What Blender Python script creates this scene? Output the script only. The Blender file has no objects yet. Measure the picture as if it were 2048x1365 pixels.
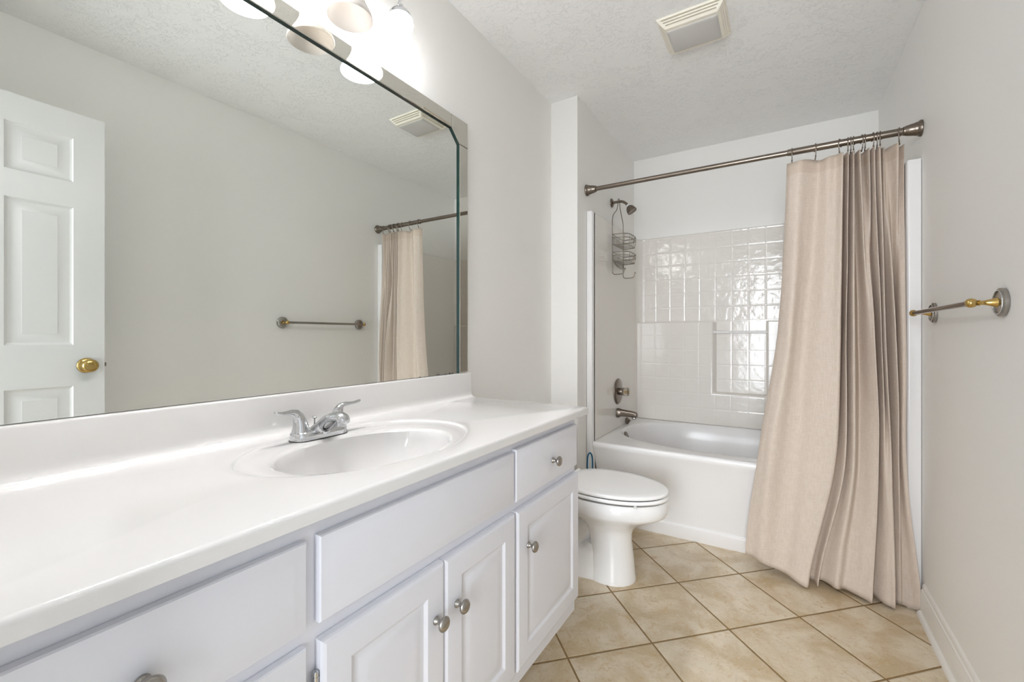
import bpy, bmesh, math, random
from mathutils import Vector, Matrix, noise
from math import pi, sin, cos, radians

random.seed(7)
scene = bpy.context.scene
col = scene.collection

# ------------------------------------------------------------------ camera
cam_data = bpy.data.cameras.new('camera')
cam = bpy.data.objects.new('camera', cam_data)
col.objects.link(cam)
cam.location = (1.1264, 0.0, 1.1118)
cam.rotation_euler = (pi / 2, 0, 0.5552)
cam_data.sensor_width = 36.0
cam_data.lens = 874.71 / 2048 * 36.0
cam_data.shift_y = -10.05 / 2048
cam_data.clip_start = 0.02
scene.camera = cam

# ------------------------------------------------------------------ world, fill light through the doorway, exposure
world = bpy.data.worlds.new('world')
scene.world = world
world.use_nodes = True
bg = world.node_tree.nodes['Background']
bg.inputs[0].default_value = (0.90, 0.95, 1.0, 1)
bg.inputs[1].default_value = 0.75

def area_light(name, loc, rot, sx, sy, power, color=(1, 1, 1)):
    l = bpy.data.lights.new(name, 'AREA')
    l.shape = 'RECTANGLE'
    l.size, l.size_y, l.energy, l.color = sx, sy, power, color
    o = bpy.data.objects.new(name, l)
    o.location, o.rotation_euler = loc, rot
    col.objects.link(o)
    return o

# unseen fill light added beyond the open doorway, set far back for even brightness
area_light('doorway_fill_light', (1.06, -2.4, 1.2), (radians(90), 0, 0), 1.7, 2.1, 108.0, (0.90, 0.945, 1.0))

LAMP_Y = (0.985, 0.799, 0.613, 0.427)
LAMP_LIT = (True, False, True, True)
LAMP_X, LAMP_RIM_Z = 0.10, 2.0
LAMP_EMIT = 13.0
BULB_EMIT = 260.0

scene.view_settings.view_transform = 'Standard'
scene.view_settings.look = 'None'
scene.view_settings.gamma = 1.0
scene.view_settings.use_curve_mapping = False
scene.view_settings.exposure = 0.7
scene.cycles.max_bounces = 14
scene.cycles.diffuse_bounces = 9
scene.cycles.glossy_bounces = 8
scene.cycles.transmission_bounces = 8
scene.cycles.sample_clamp_indirect = 6.0
scene.cycles.caustics_reflective = False
scene.cycles.caustics_refractive = False

# ------------------------------------------------------------------ materials
def lin(c):
    def f(v):
        v = v / 255.0
        return v / 12.92 if v <= 0.04045 else ((v + 0.055) / 1.055) ** 2.4
    return (f(c[0]), f(c[1]), f(c[2]), 1.0)

def pmat(name, rgb, rough=0.5, metal=0.0, bump=None, spec=0.5, coat=0.0):
    m = bpy.data.materials.new(name)
    m.use_nodes = True
    nt = m.node_tree
    b = nt.nodes['Principled BSDF']
    b.inputs['Base Color'].default_value = lin(rgb)
    b.inputs['Roughness'].default_value = rough
    b.inputs['Metallic'].default_value = metal
    b.inputs['Specular IOR Level'].default_value = spec
    b.inputs['Coat Weight'].default_value = coat
    b.inputs['Coat Roughness'].default_value = 0.05
    if bump:
        scale, strength, dist = bump
        tc = nt.nodes.new('ShaderNodeTexCoord')
        n = nt.nodes.new('ShaderNodeTexNoise')
        n.inputs['Scale'].default_value = scale
        n.inputs['Detail'].default_value = 4
        bp = nt.nodes.new('ShaderNodeBump')
        bp.inputs['Strength'].default_value = strength
        bp.inputs['Distance'].default_value = dist
        nt.links.new(tc.outputs['Object'], n.inputs['Vector'])
        nt.links.new(n.outputs['Fac'], bp.inputs['Height'])
        nt.links.new(bp.outputs['Normal'], b.inputs['Normal'])
    return m

class NG:
    """tiny node-graph helper"""
    def __init__(s, m):
        s.nt = m.node_tree
        s.b = s.nt.nodes['Principled BSDF']
    def n(s, t, **kw):
        nd = s.nt.nodes.new(t)
        for k, v in kw.items():
            setattr(nd, k, v)
        return nd
    def l(s, a, b):
        s.nt.links.new(a, b)
    def math(s, op, a, b=None, c=None):
        nd = s.n('ShaderNodeMath', operation=op)
        for i, v in enumerate((a, b, c)):
            if v is None:
                continue
            if isinstance(v, (int, float)):
                nd.inputs[i].default_value = v
            else:
                s.l(v, nd.inputs[i])
        return nd.outputs[0]
    def mix(s, f, a, b):
        nd = s.n('ShaderNodeMix', data_type='RGBA')
        for i, v in ((0, f), (6, a), (7, b)):
            if isinstance(v, (int, float)):
                nd.inputs[i].default_value = v
            elif isinstance(v, tuple):
                nd.inputs[i].default_value = v
            else:
                s.l(v, nd.inputs[i])
        return nd.outputs[2]
    def noise(s, vec, scale, detail=3, rough=0.5, dist=0.0):
        nd = s.n('ShaderNodeTexNoise')
        nd.inputs['Scale'].default_value = scale
        nd.inputs['Detail'].default_value = detail
        nd.inputs['Roughness'].default_value = rough
        nd.inputs['Distortion'].default_value = dist
        s.l(vec, nd.inputs['Vector'])
        return nd.outputs['Fac']
    def ramp(s, f, p0, p1):
        nd = s.n('ShaderNodeMapRange')
        nd.inputs[1].default_value, nd.inputs[2].default_value = p0, p1
        s.l(f, nd.inputs[0])
        return nd.outputs[0]
    def smooth(s, f, p0, p1):
        nd = s.n('ShaderNodeMapRange', interpolation_type='SMOOTHSTEP')
        nd.inputs[1].default_value, nd.inputs[2].default_value = p0, p1
        s.l(f, nd.inputs[0])
        return nd.outputs[0]
    def bump(s, h, strength, dist):
        nd = s.n('ShaderNodeBump')
        nd.inputs['Strength'].default_value = strength
        nd.inputs['Distance'].default_value = dist
        s.l(h, nd.inputs['Height'])
        s.l(nd.outputs['Normal'], s.b.inputs['Normal'])

M = {}
M['wall'] = pmat('wall_paint', (237, 236, 233), 0.55, bump=(260, 0.10, 0.002))
M['trim'] = pmat('trim_paint', (233, 232, 228), 0.32)
M['door'] = pmat('door_paint', (222, 222, 220), 0.34)
M['cab'] = pmat('cabinet_paint', (222, 223, 230), 0.33)
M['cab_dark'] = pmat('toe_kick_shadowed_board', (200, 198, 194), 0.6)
M['marble'] = pmat('cultured_marble', (225, 224, 223), 0.09, coat=0.3)
M['acrylic'] = pmat('tub_acrylic', (234, 233, 233), 0.2)
M['porcelain'] = pmat('porcelain', (240, 240, 240), 0.08, coat=0.4)
M['seat'] = pmat('toilet_seat_plastic', (246, 246, 246), 0.2)
M['chrome'] = pmat('chrome', (205, 206, 208), 0.07, 1.0)
M['nickel'] = pmat('brushed_nickel', (168, 164, 158), 0.24, 1.0)
M['bronze'] = pmat('satin_dark_nickel', (130, 120, 110), 0.28, 1.0)
M['barmetal'] = pmat('towel_bar_chrome', (158, 153, 147), 0.12, 1.0)
M['brass'] = pmat('polished_brass', (196, 166, 102), 0.16, 1.0)
M['steel'] = pmat('caddy_wire_steel', (138, 131, 120), 0.35, 1.0)
M['black'] = pmat('rubber_and_gap_shade', (52, 48, 44), 0.5)
M['dark'] = pmat('slot_shade', (48, 42, 35), 0.8)
M['vent'] = pmat('vent_plastic', (236, 231, 217), 0.4)
M['lens'] = pmat('vent_lens', (196, 194, 190), 0.35)
M['teal'] = pmat('teal_plastic', (10, 84, 118), 0.35)
M['paleblue'] = pmat('pale_grip', (206, 222, 228), 0.4)
M['whiteplastic'] = pmat('white_plastic', (228, 228, 226), 0.35)
M['edge'] = pmat('mirror_cut_edge', (24, 58, 54), 0.12)
def mk_frosted():
    m = pmat('unlit_frosted_glass', (246, 243, 240), 0.25)
    g = NG(m)
    tr = g.n('ShaderNodeBsdfTranslucent')
    tr.inputs[0].default_value = lin((248, 245, 242))
    mx = g.n('ShaderNodeMixShader')
    mx.inputs[0].default_value = 0.35
    g.l(g.b.outputs[0], mx.inputs[1]); g.l(tr.outputs[0], mx.inputs[2])
    g.l(mx.outputs[0], g.nt.nodes['Material Output'].inputs[0])
    return m

def mk_ceiling():
    m = pmat('textured_ceiling', (242, 242, 241), 0.7)
    g = NG(m)
    tc = g.n('ShaderNodeTexCoord')
    a = g.noise(tc.outputs['Object'], 26, 6, 0.65, 2.2)
    b = g.noise(tc.outputs['Object'], 9, 3, 0.5, 0.6)
    ridges = g.smooth(a, 0.50, 0.60)
    h = g.math('MULTIPLY', ridges, g.smooth(b, 0.35, 0.6))
    g.bump(h, 0.5, 0.0035)
    return m
M['ceiling'] = mk_ceiling()

def mk_mirror():
    m = pmat('mirror_silver', (240, 243, 239), 0.0, 1.0)
    g = NG(m)
    tc = g.n('ShaderNodeNewGeometry')
    sp = g.n('ShaderNodeSeparateXYZ')
    g.l(tc.outputs['Position'], sp.inputs[0])
    nz = g.noise(tc.outputs['Position'], 55, 4, 0.7)
    low = g.math('SUBTRACT', sp.outputs[2], 0.9615)
    thr = g.math('MULTIPLY', g.smooth(nz, 0.52, 0.75), 0.012)
    worn = g.math('LESS_THAN', low, thr)
    right = g.math('GREATER_THAN', sp.outputs[1], 1.12)
    f = g.math('MULTIPLY', worn, right)
    g.l(g.mix(f, lin((240, 243, 239)), lin((48, 44, 38))), g.b.inputs['Base Color'])
    g.l(g.math('MULTIPLY', f, 0.6), g.b.inputs['Roughness'])
    g.l(g.math('SUBTRACT', 1.0, f), g.b.inputs['Metallic'])
    return m
M['mirror'] = mk_mirror()
M['strip'] = pmat('mirror_strip_silver', (219, 217, 208), 0.03, 1.0)

def mk_tile():
    m = pmat('floor_tile', (200, 182, 152), 0.3)
    g = NG(m)
    tc = g.n('ShaderNodeTexCoord')
    P = tc.outputs['Object']
    sp = g.n('ShaderNodeSeparateXYZ')
    g.l(P, sp.inputs[0])
    dx = g.math('SUBTRACT', sp.outputs[0], 0.4945)
    dy = g.math('SUBTRACT', sp.outputs[1], 2.2977)
    S = 0.3233 * math.sqrt(2)
    u = g.math('DIVIDE', g.math('SUBTRACT', dx, dy), S)
    v = g.math('DIVIDE', g.math('ADD', dx, dy), S)
    fu = g.math('PINGPONG', u, 0.5)
    fv = g.math('PINGPONG', v, 0.5)
    d = g.math('MINIMUM', fu, fv)
    grout = g.math('SUBTRACT', 1.0, g.smooth(d, 0.0085, 0.0125))
    # mottled clay colour, different in every tile
    cid = g.n('ShaderNodeCombineXYZ')
    g.l(g.math('FLOOR', g.math('ADD', u, 0.0)), cid.inputs[0])
    g.l(g.math('FLOOR', g.math('ADD', v, 0.0)), cid.inputs[1])
    vm = g.n('ShaderNodeVectorMath', operation='MULTIPLY_ADD')
    g.l(cid.outputs[0], vm.inputs[0])
    vm.inputs[1].default_value = (3.7, 5.3, 0)
    g.l(P, vm.inputs[2])
    Q = vm.outputs[0]
    n1 = g.noise(Q, 5.5, 5, 0.6, 0.6)
    n2 = g.noise(Q, 14, 6, 0.65, 1.6)
    n3 = g.noise(Q, 62, 5, 0.65, 0.8)
    n4 = g.noise(Q, 28, 6, 0.7, 2.6)
    base = g.mix(g.smooth(n1, 0.36, 0.64), lin((190, 171, 138)), lin((214, 202, 180)))
    base = g.mix(g.math('MULTIPLY', g.smooth(n2, 0.54, 0.70), 0.55), base, lin((187, 150, 98)))
    base = g.mix(g.math('MULTIPLY', g.smooth(n2, 0.46, 0.30), 0.5), base, lin((206, 196, 178)))
    base = g.mix(g.math('MULTIPLY', g.smooth(n3, 0.56, 0.72), 0.3), base, lin((160, 132, 92)))
    base = g.mix(g.math('MULTIPLY', g.smooth(n4, 0.55, 0.66), 0.45), base, lin((172, 134, 84)))
    base = g.mix(g.math('MULTIPLY', g.smooth(n4, 0.42, 0.33), 0.45), base, lin((222, 213, 196)))
    gc = g.mix(g.noise(P, 40, 3), lin((118, 92, 56)), lin((150, 124, 82)))
    g.l(g.mix(grout, base, gc), g.b.inputs['Base Color'])
    r = g.n('ShaderNodeMapRange')
    r.inputs[3].default_value, r.inputs[4].default_value = 0.28, 0.8
    g.l(grout, r.inputs[0])
    g.l(r.outputs[0], g.b.inputs['Roughness'])
    h = g.math('ADD', g.math('MULTIPLY', g.smooth(d, 0.006, 0.02), 1.0), g.math('MULTIPLY', n2, 0.12))
    g.bump(h, 0.5, 0.003)
    return m
M['tile'] = mk_tile()

def mk_surround():
    """glossy moulded surround: the wall facing the tub is embossed with small square tiles"""
    m = pmat('moulded_surround', (227, 223, 217), 0.13)
    g = NG(m)
    tc = g.n('ShaderNodeNewGeometry')
    P = tc.outputs['Position']
    sp = g.n('ShaderNodeSeparateXYZ')
    g.l(P, sp.inputs[0])
    wob = g.noise(P, 22, 2, 0.5)
    px = g.math('DIVIDE', g.math('SUBTRACT', sp.outputs[0], 0.2355), 0.0993)
    pz = g.math('DIVIDE', g.math('SUBTRACT', sp.outputs[2], 0.514), 0.1002)
    d = g.math('MINIMUM', g.math('PINGPONG', px, 0.5), g.math('PINGPONG', pz, 0.5))
    til = g.smooth(d, 0.0, 0.085)
    mask = g.math('MULTIPLY', g.math('GREATER_THAN', sp.outputs[1], 3.2), g.math('GREATER_THAN', sp.outputs[0], 0.215))
    upper = g.math('MULTIPLY_ADD', g.math('GREATER_THAN', sp.outputs[2], 1.22), 0.6, 0.4)
    hh = g.math('ADD', g.math('MULTIPLY', til, 0.55), g.math('MULTIPLY', wob, 1.25))
    h = g.math('MULTIPLY', g.math('MULTIPLY', hh, mask), upper)
    g.bump(h, 0.26, 0.008)
    return m
M['surround'] = mk_surround()

def mk_cloth():
    m = pmat('linen_curtain', (216, 199, 180), 0.9, spec=0.15)
    g = NG(m)
    tc = g.n('ShaderNodeTexCoord')
    P = tc.outputs['UV']
    mp = g.n('ShaderNodeMapping')
    mp.inputs['Scale'].default_value = (1, 0.12, 1)
    g.l(P, mp.inputs[0])
    n1 = g.noise(mp.outputs[0], 210, 3, 0.6)
    mp2 = g.n('ShaderNodeMapping')
    mp2.inputs['Scale'].default_value = (0.12, 1, 1)
    g.l(P, mp2.inputs[0])
    n2 = g.noise(mp2.outputs[0], 260, 3, 0.6)
    n3 = g.noise(P, 7, 4, 0.6, 0.8)
    w = g.math('ADD', n1, n2)
    c = g.mix(g.smooth(w, 0.75, 1.25), lin((213, 199, 185)), lin((223, 211, 199)))
    sp = g.n('ShaderNodeSeparateXYZ')
    g.l(P, sp.inputs[0])
    hem = g.math('MULTIPLY', g.math('GREATER_THAN', sp.outputs[1], 1.845), 0.35)
    c = g.mix(hem, c, lin((196, 176, 156)))
    g.l(c, g.b.inputs['Base Color'])
    g.bump(g.math('ADD', g.math('MULTIPLY', w, 0.30), g.math('MULTIPLY', n3, 0.6)), 0.35, 0.003)
    tr = g.n('ShaderNodeBsdfTranslucent')
    tr.inputs[0].default_value = lin((222, 196, 166))
    mx = g.n('ShaderNodeMixShader')
    mx.inputs[0].default_value = 0.18
    out = g.nt.nodes['Material Output']
    g.l(g.b.outputs[0], mx.inputs[1])
    g.l(tr.outputs[0], mx.inputs[2])
    g.l(mx.outputs[0], out.inputs[0])
    return m
M['cloth'] = mk_cloth()

def mk_clear():
    m = pmat('clear_acrylic_knob', (232, 226, 214), 0.06)
    b = m.node_tree.nodes['Principled BSDF']
    b.inputs['Transmission Weight'].default_value = 0.85
    b.inputs['IOR'].default_value = 1.49
    return m
M['clear'] = mk_clear()

def mk_emit(name, color, s):
    m = pmat(name, (245, 243, 240), 0.3)
    b = m.node_tree.nodes['Principled BSDF']
    b.inputs['Emission Color'].default_value = color
    b.inputs['Emission Strength'].default_value = s
    return m
M['unlit'] = mk_frosted()
M['lit'] = mk_emit('lit_frosted_glass', (0.985, 0.985, 1.0, 1), LAMP_EMIT)

M['bulb'] = mk_emit('lit_bulb', (0.985, 0.985, 1.0, 1), BULB_EMIT)
# ------------------------------------------------------------------ mesh helpers
def BM():
    return bmesh.new()

def box(bm, x0, x1, y0, y1, z0, z1):
    v = [bm.verts.new(p) for p in ((x0, y0, z0), (x1, y0, z0), (x1, y1, z0), (x0, y1, z0),
                                   (x0, y0, z1), (x1, y0, z1), (x1, y1, z1), (x0, y1, z1))]
    for f in ((0, 3, 2, 1), (4, 5, 6, 7), (0, 1, 5, 4), (1, 2, 6, 5), (2, 3, 7, 6), (3, 0, 4, 7)):
        bm.faces.new([v[i] for i in f])

def loft(bm, rings, cap0=True, cap1=True, closed=True):
    R = [[bm.verts.new(p) for p in r] for r in rings]
    n = len(R[0])
    for a, b in zip(R, R[1:]):
        for i in range(n if closed else n - 1):
            j = (i + 1) % n
            bm.faces.new((a[i], a[j], b[j], b[i]))
    if cap0:
        bm.faces.new(R[0][::-1])
    if cap1:
        bm.faces.new(R[-1])
    return R

def frame(axis):
    z = Vector(axis).normalized()
    t = Vector((0, 0, 1)) if abs(z.z) < 0.9 else Vector((1, 0, 0))
    x = t.cross(z).normalized()
    y = z.cross(x)
    return Matrix((x, y, z)).transposed()

def lathe(bm, prof, origin, axis=(0, 0, 1), n=32, cap0=True, cap1=True):
    F = frame(axis)
    o = Vector(origin)
    rings = []
    for r, h in prof:
        r = max(r, 1e-5)
        rings.append([o + F @ Vector((r * cos(2 * pi * i / n), r * sin(2 * pi * i / n), h)) for i in range(n)])
    return loft(bm, rings, cap0, cap1)

def smooth_path(pts, sub=6):
    P = [Vector(p) for p in pts]
    out = []
    for i in range(len(P) - 1):
        p0 = P[i - 1] if i else P[0] * 2 - P[1]
        p1, p2 = P[i], P[i + 1]
        p3 = P[i + 2] if i + 2 < len(P) else P[-1] * 2 - P[-2]
        for k in range(sub):
            t = k / sub
            out.append(0.5 * ((2 * p1) + (p2 - p0) * t + (2 * p0 - 5 * p1 + 4 * p2 - p3) * t * t + (3 * p1 - p0 - 3 * p2 + p3) * t ** 3))
    out.append(P[-1])
    return out

def tube(bm, pts, r, n=10, closed=False, flat=1.0):
    P = [Vector(p) for p in pts]
    m = len(P)
    rr = r if isinstance(r, (list, tuple)) else [r] * m
    T = []
    for i in range(m):
        if closed:
            T.append((P[(i + 1) % m] - P[i - 1]).normalized())
        else:
            T.append((P[min(i + 1, m - 1)] - P[max(i - 1, 0)]).normalized())
    up = Vector((0, 0, 1)) if abs(T[0].z) < 0.9 else Vector((1, 0, 0))
    x = (up - T[0] * up.dot(T[0])).normalized()
    rings = []
    for i in range(m):
        x = (x - T[i] * x.dot(T[i])).normalized()
        y = T[i].cross(x)
        rings.append([P[i] + rr[i] * (flat * cos(2 * pi * k / n) * x + sin(2 * pi * k / n) * y) for k in range(n)])
    if closed:
        R = [[bm.verts.new(p) for p in q] for q in rings]
        for a in range(m):
            b = (a + 1) % m
            for i in range(n):
                j = (i + 1) % n
                bm.faces.new((R[a][i], R[a][j], R[b][j], R[b][i]))
    else:
        loft(bm, rings)

def tag(o, label=None, cat=None, group=None, kind=None):
    if label: o['label'] = label
    if cat: o['category'] = cat
    if group: o['group'] = group
    if kind: o['kind'] = kind
    return o

def obj(name, bm, m, parent=None, ang=35, bevel=0.0, seg=2):
    bmesh.ops.remove_doubles(bm, verts=bm.verts, dist=1e-6)
    bmesh.ops.recalc_face_normals(bm, faces=bm.faces)
    if parent:                      # geometry is written in room coordinates: make it local to its thing
        pl, q = Vector((0, 0, 0)), parent
        while q:
            pl += q.location
            q = q.parent
        bmesh.ops.translate(bm, vec=-pl, verts=bm.verts)
    me = bpy.data.meshes.new(name)
    bm.to_mesh(me)
    bm.free()
    me.materials.append(M[m] if isinstance(m, str) else m)
    if ang:
        me.shade_smooth()
        me.set_sharp_from_angle(angle=radians(ang))
    o = bpy.data.objects.new(name, me)
    col.objects.link(o)
    if bevel:
        b = o.modifiers.new('bevel', 'BEVEL')
        b.width, b.segments, b.limit_method, b.angle_limit = bevel, seg, 'ANGLE', radians(40)
        b.harden_normals = False
    if parent:
        o.parent = parent
    return o

def thing(name, loc, label, cat, group=None):
    o = bpy.data.objects.new(name, None)
    o.empty_display_size = 0.05
    o.location = loc
    col.objects.link(o)
    return tag(o, label, cat, group)

def copy_thing(o):
    c = o.copy()
    col.objects.link(c)
    for ch in list(o.children):
        d = ch.copy()
        col.objects.link(d)
        d.parent = c
        for g in list(ch.children):
            e = g.copy()
            col.objects.link(e)
            e.parent = d
    return c

def struct(name, bm, m, parent=None, **kw):
    o = obj(name, bm, m, parent, **kw)
    o['kind'] = 'structure'
    return o

# ------------------------------------------------------------------ room dimensions
W, H, YB = 1.602, 2.44, 3.317          # right wall, ceiling, back wall
YW, JX = 2.2415, 0.161                 # alcove return: front face and its reach into the room
YF = -0.06                             # front wall, inside face
DX0, DX1, DZ = 0.655, 1.394, 2.06       # doorway in the front wall

bm = BM(); box(bm, -0.1, W + 0.1, -0.25, YB + 0.1, -0.08, 0); struct('floor', bm, 'tile', ang=0)
bm = BM(); box(bm, -0.1, W + 0.1, -0.18, YB + 0.1, H, H + 0.08); struct('ceiling', bm, 'ceiling', ang=0)
bm = BM(); box(bm, -0.1, 0, -0.18, YW + 0.02, 0, H); struct('wall_left', bm, 'wall', ang=0)
bm = BM(); box(bm, -0.1, JX, YW, YB + 0.1, 0, H); struct('wall_alcove_left', bm, 'wall', ang=0)
bm = BM(); box(bm, W, W + 0.1, -0.18, YB + 0.1, 0, H); struct('wall_right', bm, 'wall', ang=0)
bm = BM(); box(bm, JX, W, YB, YB + 0.1, 0, H); struct('wall_back', bm, 'wall', ang=0)
bm = BM()
box(bm, 0, DX0, -0.18, YF, 0, H); box(bm, DX1, W, -0.18, YF, 0, H); box(bm, DX0, DX1, -0.18, YF, DZ, H)
struct('wall_front', bm, 'wall', ang=0)
bm = BM()   # lining of the doorway
box(bm, DX0, DX0 + 0.012, -0.18, YF, 0, DZ); box(bm, DX1 - 0.004, DX1, -0.18, YF, 0, DZ); box(bm, DX0, DX1, -0.18, YF, DZ - 0.012, DZ)
struct('trim_1', bm, 'trim', ang=0)

def baseboard(name, pts):
    """profile (distance from wall, height) run along a straight line on the floor"""
    (x0, y0), (x1, y1), (nx, ny) = pts
    prof = [(0, 0), (0.024, 0), (0.0236, 0.008), (0.021, 0.015), (0.017, 0.019), (0.0125, 0.021), (0.0125, 0.088), (0.0105, 0.094),
            (0.0095, 0.099), (0.0105, 0.103), (0.0065, 0.109), (0.0075, 0.113), (0.006, 0.122), (0.003, 0.128), (0, 0.13)]
    bm = BM()
    rings = [[(x + nx * d, y + ny * d, z) for d, z in prof] for x, y in ((x0, y0), (x1, y1))]
    loft(bm, rings)
    return struct(name, bm, 'trim', ang=30)
baseboard('baseboard_right', ((W, YF), (W, 2.335), (-1, 0)))
baseboard('baseboard_left', ((0, 1.42), (0, YW), (1, 0)))
baseboard('baseboard_alcove', ((0.0, YW), (JX, YW), (0, -1)))

# ------------------------------------------------------------------ panels (doors, drawers)
def ring_panel(bm, o, U, V, N, w, h, rings):
    """nested rectangles: rings = (inset, depth along the normal N) from the back edge to the middle"""
    o, U, V, N = Vector(o), Vector(U), Vector(V), Vector(N)
    R = []
    for ins, d in rings:
        R.append([o + U * a + V * b + N * d for a, b in ((ins, ins), (w - ins, ins), (w - ins, h - ins), (ins, h - ins))])
    loft(bm, R, cap0=True, cap1=True)

DOOR_RINGS = [(0, 0), (0, 0.012), (0.002, 0.016), (0.007, 0.0185), (0.012, 0.019), (0.052, 0.019), (0.056, 0.0165), (0.060, 0.0145),
              (0.066, 0.0142), (0.074, 0.0165), (0.084, 0.0182), (0.090, 0.0185)]
DRAWER_RINGS = [(0, 0), (0, 0.011), (0.002, 0.0135), (0.004, 0.0138), (0.021, 0.0182), (0.025, 0.019)]

def knob(parent, y, z, x):
    bm = BM()
    lathe(bm, [(0.0085, 0), (0.0088, 0.0015), (0.0078, 0.0035), (0.0064, 0.005), (0.0052, 0.008), (0.005, 0.012), (0.0062, 0.0145), (0.0105, 0.0165), (0.0142, 0.019),
               (0.0152, 0.0215), (0.0148, 0.0235), (0.0128, 0.0262), (0.0095, 0.028), (0.005, 0.029), (0, 0.0293)], (x, y, z), (1, 0, 0), 32)
    return obj('knob', bm, 'nickel', parent, ang=50)

FX = 0.5075                 # face frame plane
van = thing('vanity_cabinet', (0.26, 0.68, 0), 'long white bathroom vanity cabinet with raised panel doors under the countertop', 'vanity cabinet')
VY0, VY1, VZ0, VZ1 = -0.045, 1.4115, 0.157, 0.8365
bm = BM()
box(bm, FX - 0.019, FX, VY0, VY1, VZ0, VZ1)
box(bm, 0.003, FX - 0.0191, VY0, VY0 + 0.016, VZ0, VZ1); box(bm, 0.003, FX - 0.0191, VY1 - 0.016, VY1, VZ0, VZ1)
box(bm, 0.003, FX - 0.0191, VY0 + 0.0161, VY1 - 0.0161, VZ0, VZ0 + 0.016); box(bm, 0.003, 0.012, VY0 + 0.0161, VY1 - 0.0161, VZ0 + 0.0161, VZ1)
obj('cabinet_box', bm, 'cab', van, ang=0, bevel=0.0015)
bm = BM(); box(bm, 0.01, FX - 0.118, VY0, VY1 - 0.02, 0, VZ0 - 0.0005); obj('toe_kick', bm, 'cab_dark', van, ang=0)
def cab_door(y0, y1, ky):
    bm = BM(); ring_panel(bm, (FX + 0.001, y0, 0.212), (0, 1, 0), (0, 0, 1), (1, 0, 0), y1 - y0, 0.430, DOOR_RINGS)
    d = obj('cabinet_door', bm, 'cab', van, ang=20)
    knob(d, ky, 0.534, FX + 0.020)
    return d
def hinge(parent, y, z):
    bm = BM()
    lathe(bm, [(0.0035, -0.022), (0.0045, -0.021), (0.0045, 0.021), (0.0035, 0.022)], (FX + 0.009, y, z), (0, 0, 1), 12)
    for k in (-0.013, 0, 0.013):
        lathe(bm, [(0.0052, k - 0.0012), (0.0052, k + 0.0012)], (FX + 0.009, y, z), (0, 0, 1), 12)
    obj('hinge', bm, 'chrome', parent, ang=40)
d1 = cab_door(0.4165, 0.7015, 0.673)
d2 = cab_door(0.7045, 0.986, 0.740)
d3 = cab_door(0.9965, 1.4045, 1.051)
for z in (0.285, 0.575):
    hinge(d1, 0.4115, z)
def drawer(y0, y1, z0, z1, name='drawer', kn=True):
    bm = BM(); ring_panel(bm, (FX + 0.001, y0, z0), (0, 1, 0), (0, 0, 1), (1, 0, 0), y1 - y0, z1 - z0, DRAWER_RINGS)
    d = obj(name, bm, 'cab', van, ang=20)
    if kn:
        knob(d, (y0 + y1) / 2 + 0.005, (z0 + z1) / 2 - 0.006, FX + 0.020)
    return d
drawer(0.9965, 1.399, 0.6675, 0.808)
drawer(0.4155, 0.986, 0.6695, 0.804, 'false_drawer_front', False)
drawer(-0.016, 0.394, 0.6695, 0.804)
drawer(-0.016, 0.394, 0.4405, 0.645)
drawer(-0.016, 0.394, 0.212, 0.4165)

# ------------------------------------------------------------------ countertop with oval basin and backsplash
CZ, CX0, CX1, CY0, CY1 = 0.860, 0.002, 0.5395, -0.055, 1.4624
def make_counter():
    bm = BM()
    cx, cy = 0.3115, 0.6923
    ex, ey = 0.277, 0.7085
    rx, ry = 0.205, 0.287
    r = 0.008
    x0, x1, y0, y1 = CX0, CX1, CY0, CY1
    N = 288
    angs = [2 * pi * i / N for i in range(N)]
    corner = [math.atan2(y - cy, x - cx) % (2 * pi) for x in (x0, x1 - r) for y in (y0 + r, y1 - r)]
    for c in corner:
        k = min(range(len(angs)), key=lambda i: abs(angs[i] - c))
        angs[k] = c
    def rect(a, x0, x1, y0, y1):
        dx, dy = cos(a), sin(a)
        t = min(((x1 - cx) / dx if dx > 1e-9 else (x0 - cx) / dx if dx < -1e-9 else 1e9),
                ((y1 - cy) / dy if dy > 1e-9 else (y0 - cy) / dy if dy < -1e-9 else 1e9))
        return cx + t * dx, cy + t * dy
    rings = []
    base = [rect(a, x0, x1 - r, y0 + r, y1 - r) for a in angs]
    def push(ring, d):
        out = []
        for (x, y) in ring:
            nx = x + d if x > x1 - r - 1e-6 else x
            ny = y + d if y > y1 - r - 1e-6 else (y - d if y < y0 + r + 1e-6 else y)
            out.append((nx, ny))
        return out
    rings.append([(x, y, CZ - 0.0235) for x, y in push(base, r)])
    rings.append([(x, y, CZ - r) for x, y in push(base, r)])
    for t in (30, 60):
        rings.append([(x, y, CZ - r + r * sin(radians(t))) for x, y in push(base, r * cos(radians(t)))])
    rings.append([(x, y, CZ) for x, y in base])
    def ell(a, k):
        """blend from the raised outer oval (k=1) to the basin rim (k=0)"""
        X = ex * k + cx * (1 - k); Y = ey * k + cy * (1 - k)
        A = rx * k + 0.155 * (1 - k); B = ry * k + 0.2125 * (1 - k)
        return X + A * cos(a), Y + B * sin(a)
    for k, dz in ((1.28, 0), (1.06, 0), (1.0, -0.0008), (0.972, -0.0034), (0.945, -0.0051), (0.925, -0.0055), (0.6, -0.0055), (0.16, -0.0055), (0.07, -0.0072), (0.025, -0.0098)):
        rg = []
        for a, (bx, by) in zip(angs, base):
            x, y = ell(a, k)
            rg.append((min(max(x, x0 + 0.004), x1 - r - 0.004), y, CZ + dz))
        rings.append(rg)
    for t in range(0, 13):
        s = t / 12
        w = 1 - 0.93 * s ** 1.7
        dz = 0.013 + 0.132 * (1 - (1 - s) ** 2.1)
        rings.append([(cx - 0.02 * s + 0.153 * w * cos(a), cy + 0.2105 * w * sin(a), CZ - dz) for a in angs])
    loft(bm, rings, cap0=False, cap1=True)
    return bm
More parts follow.
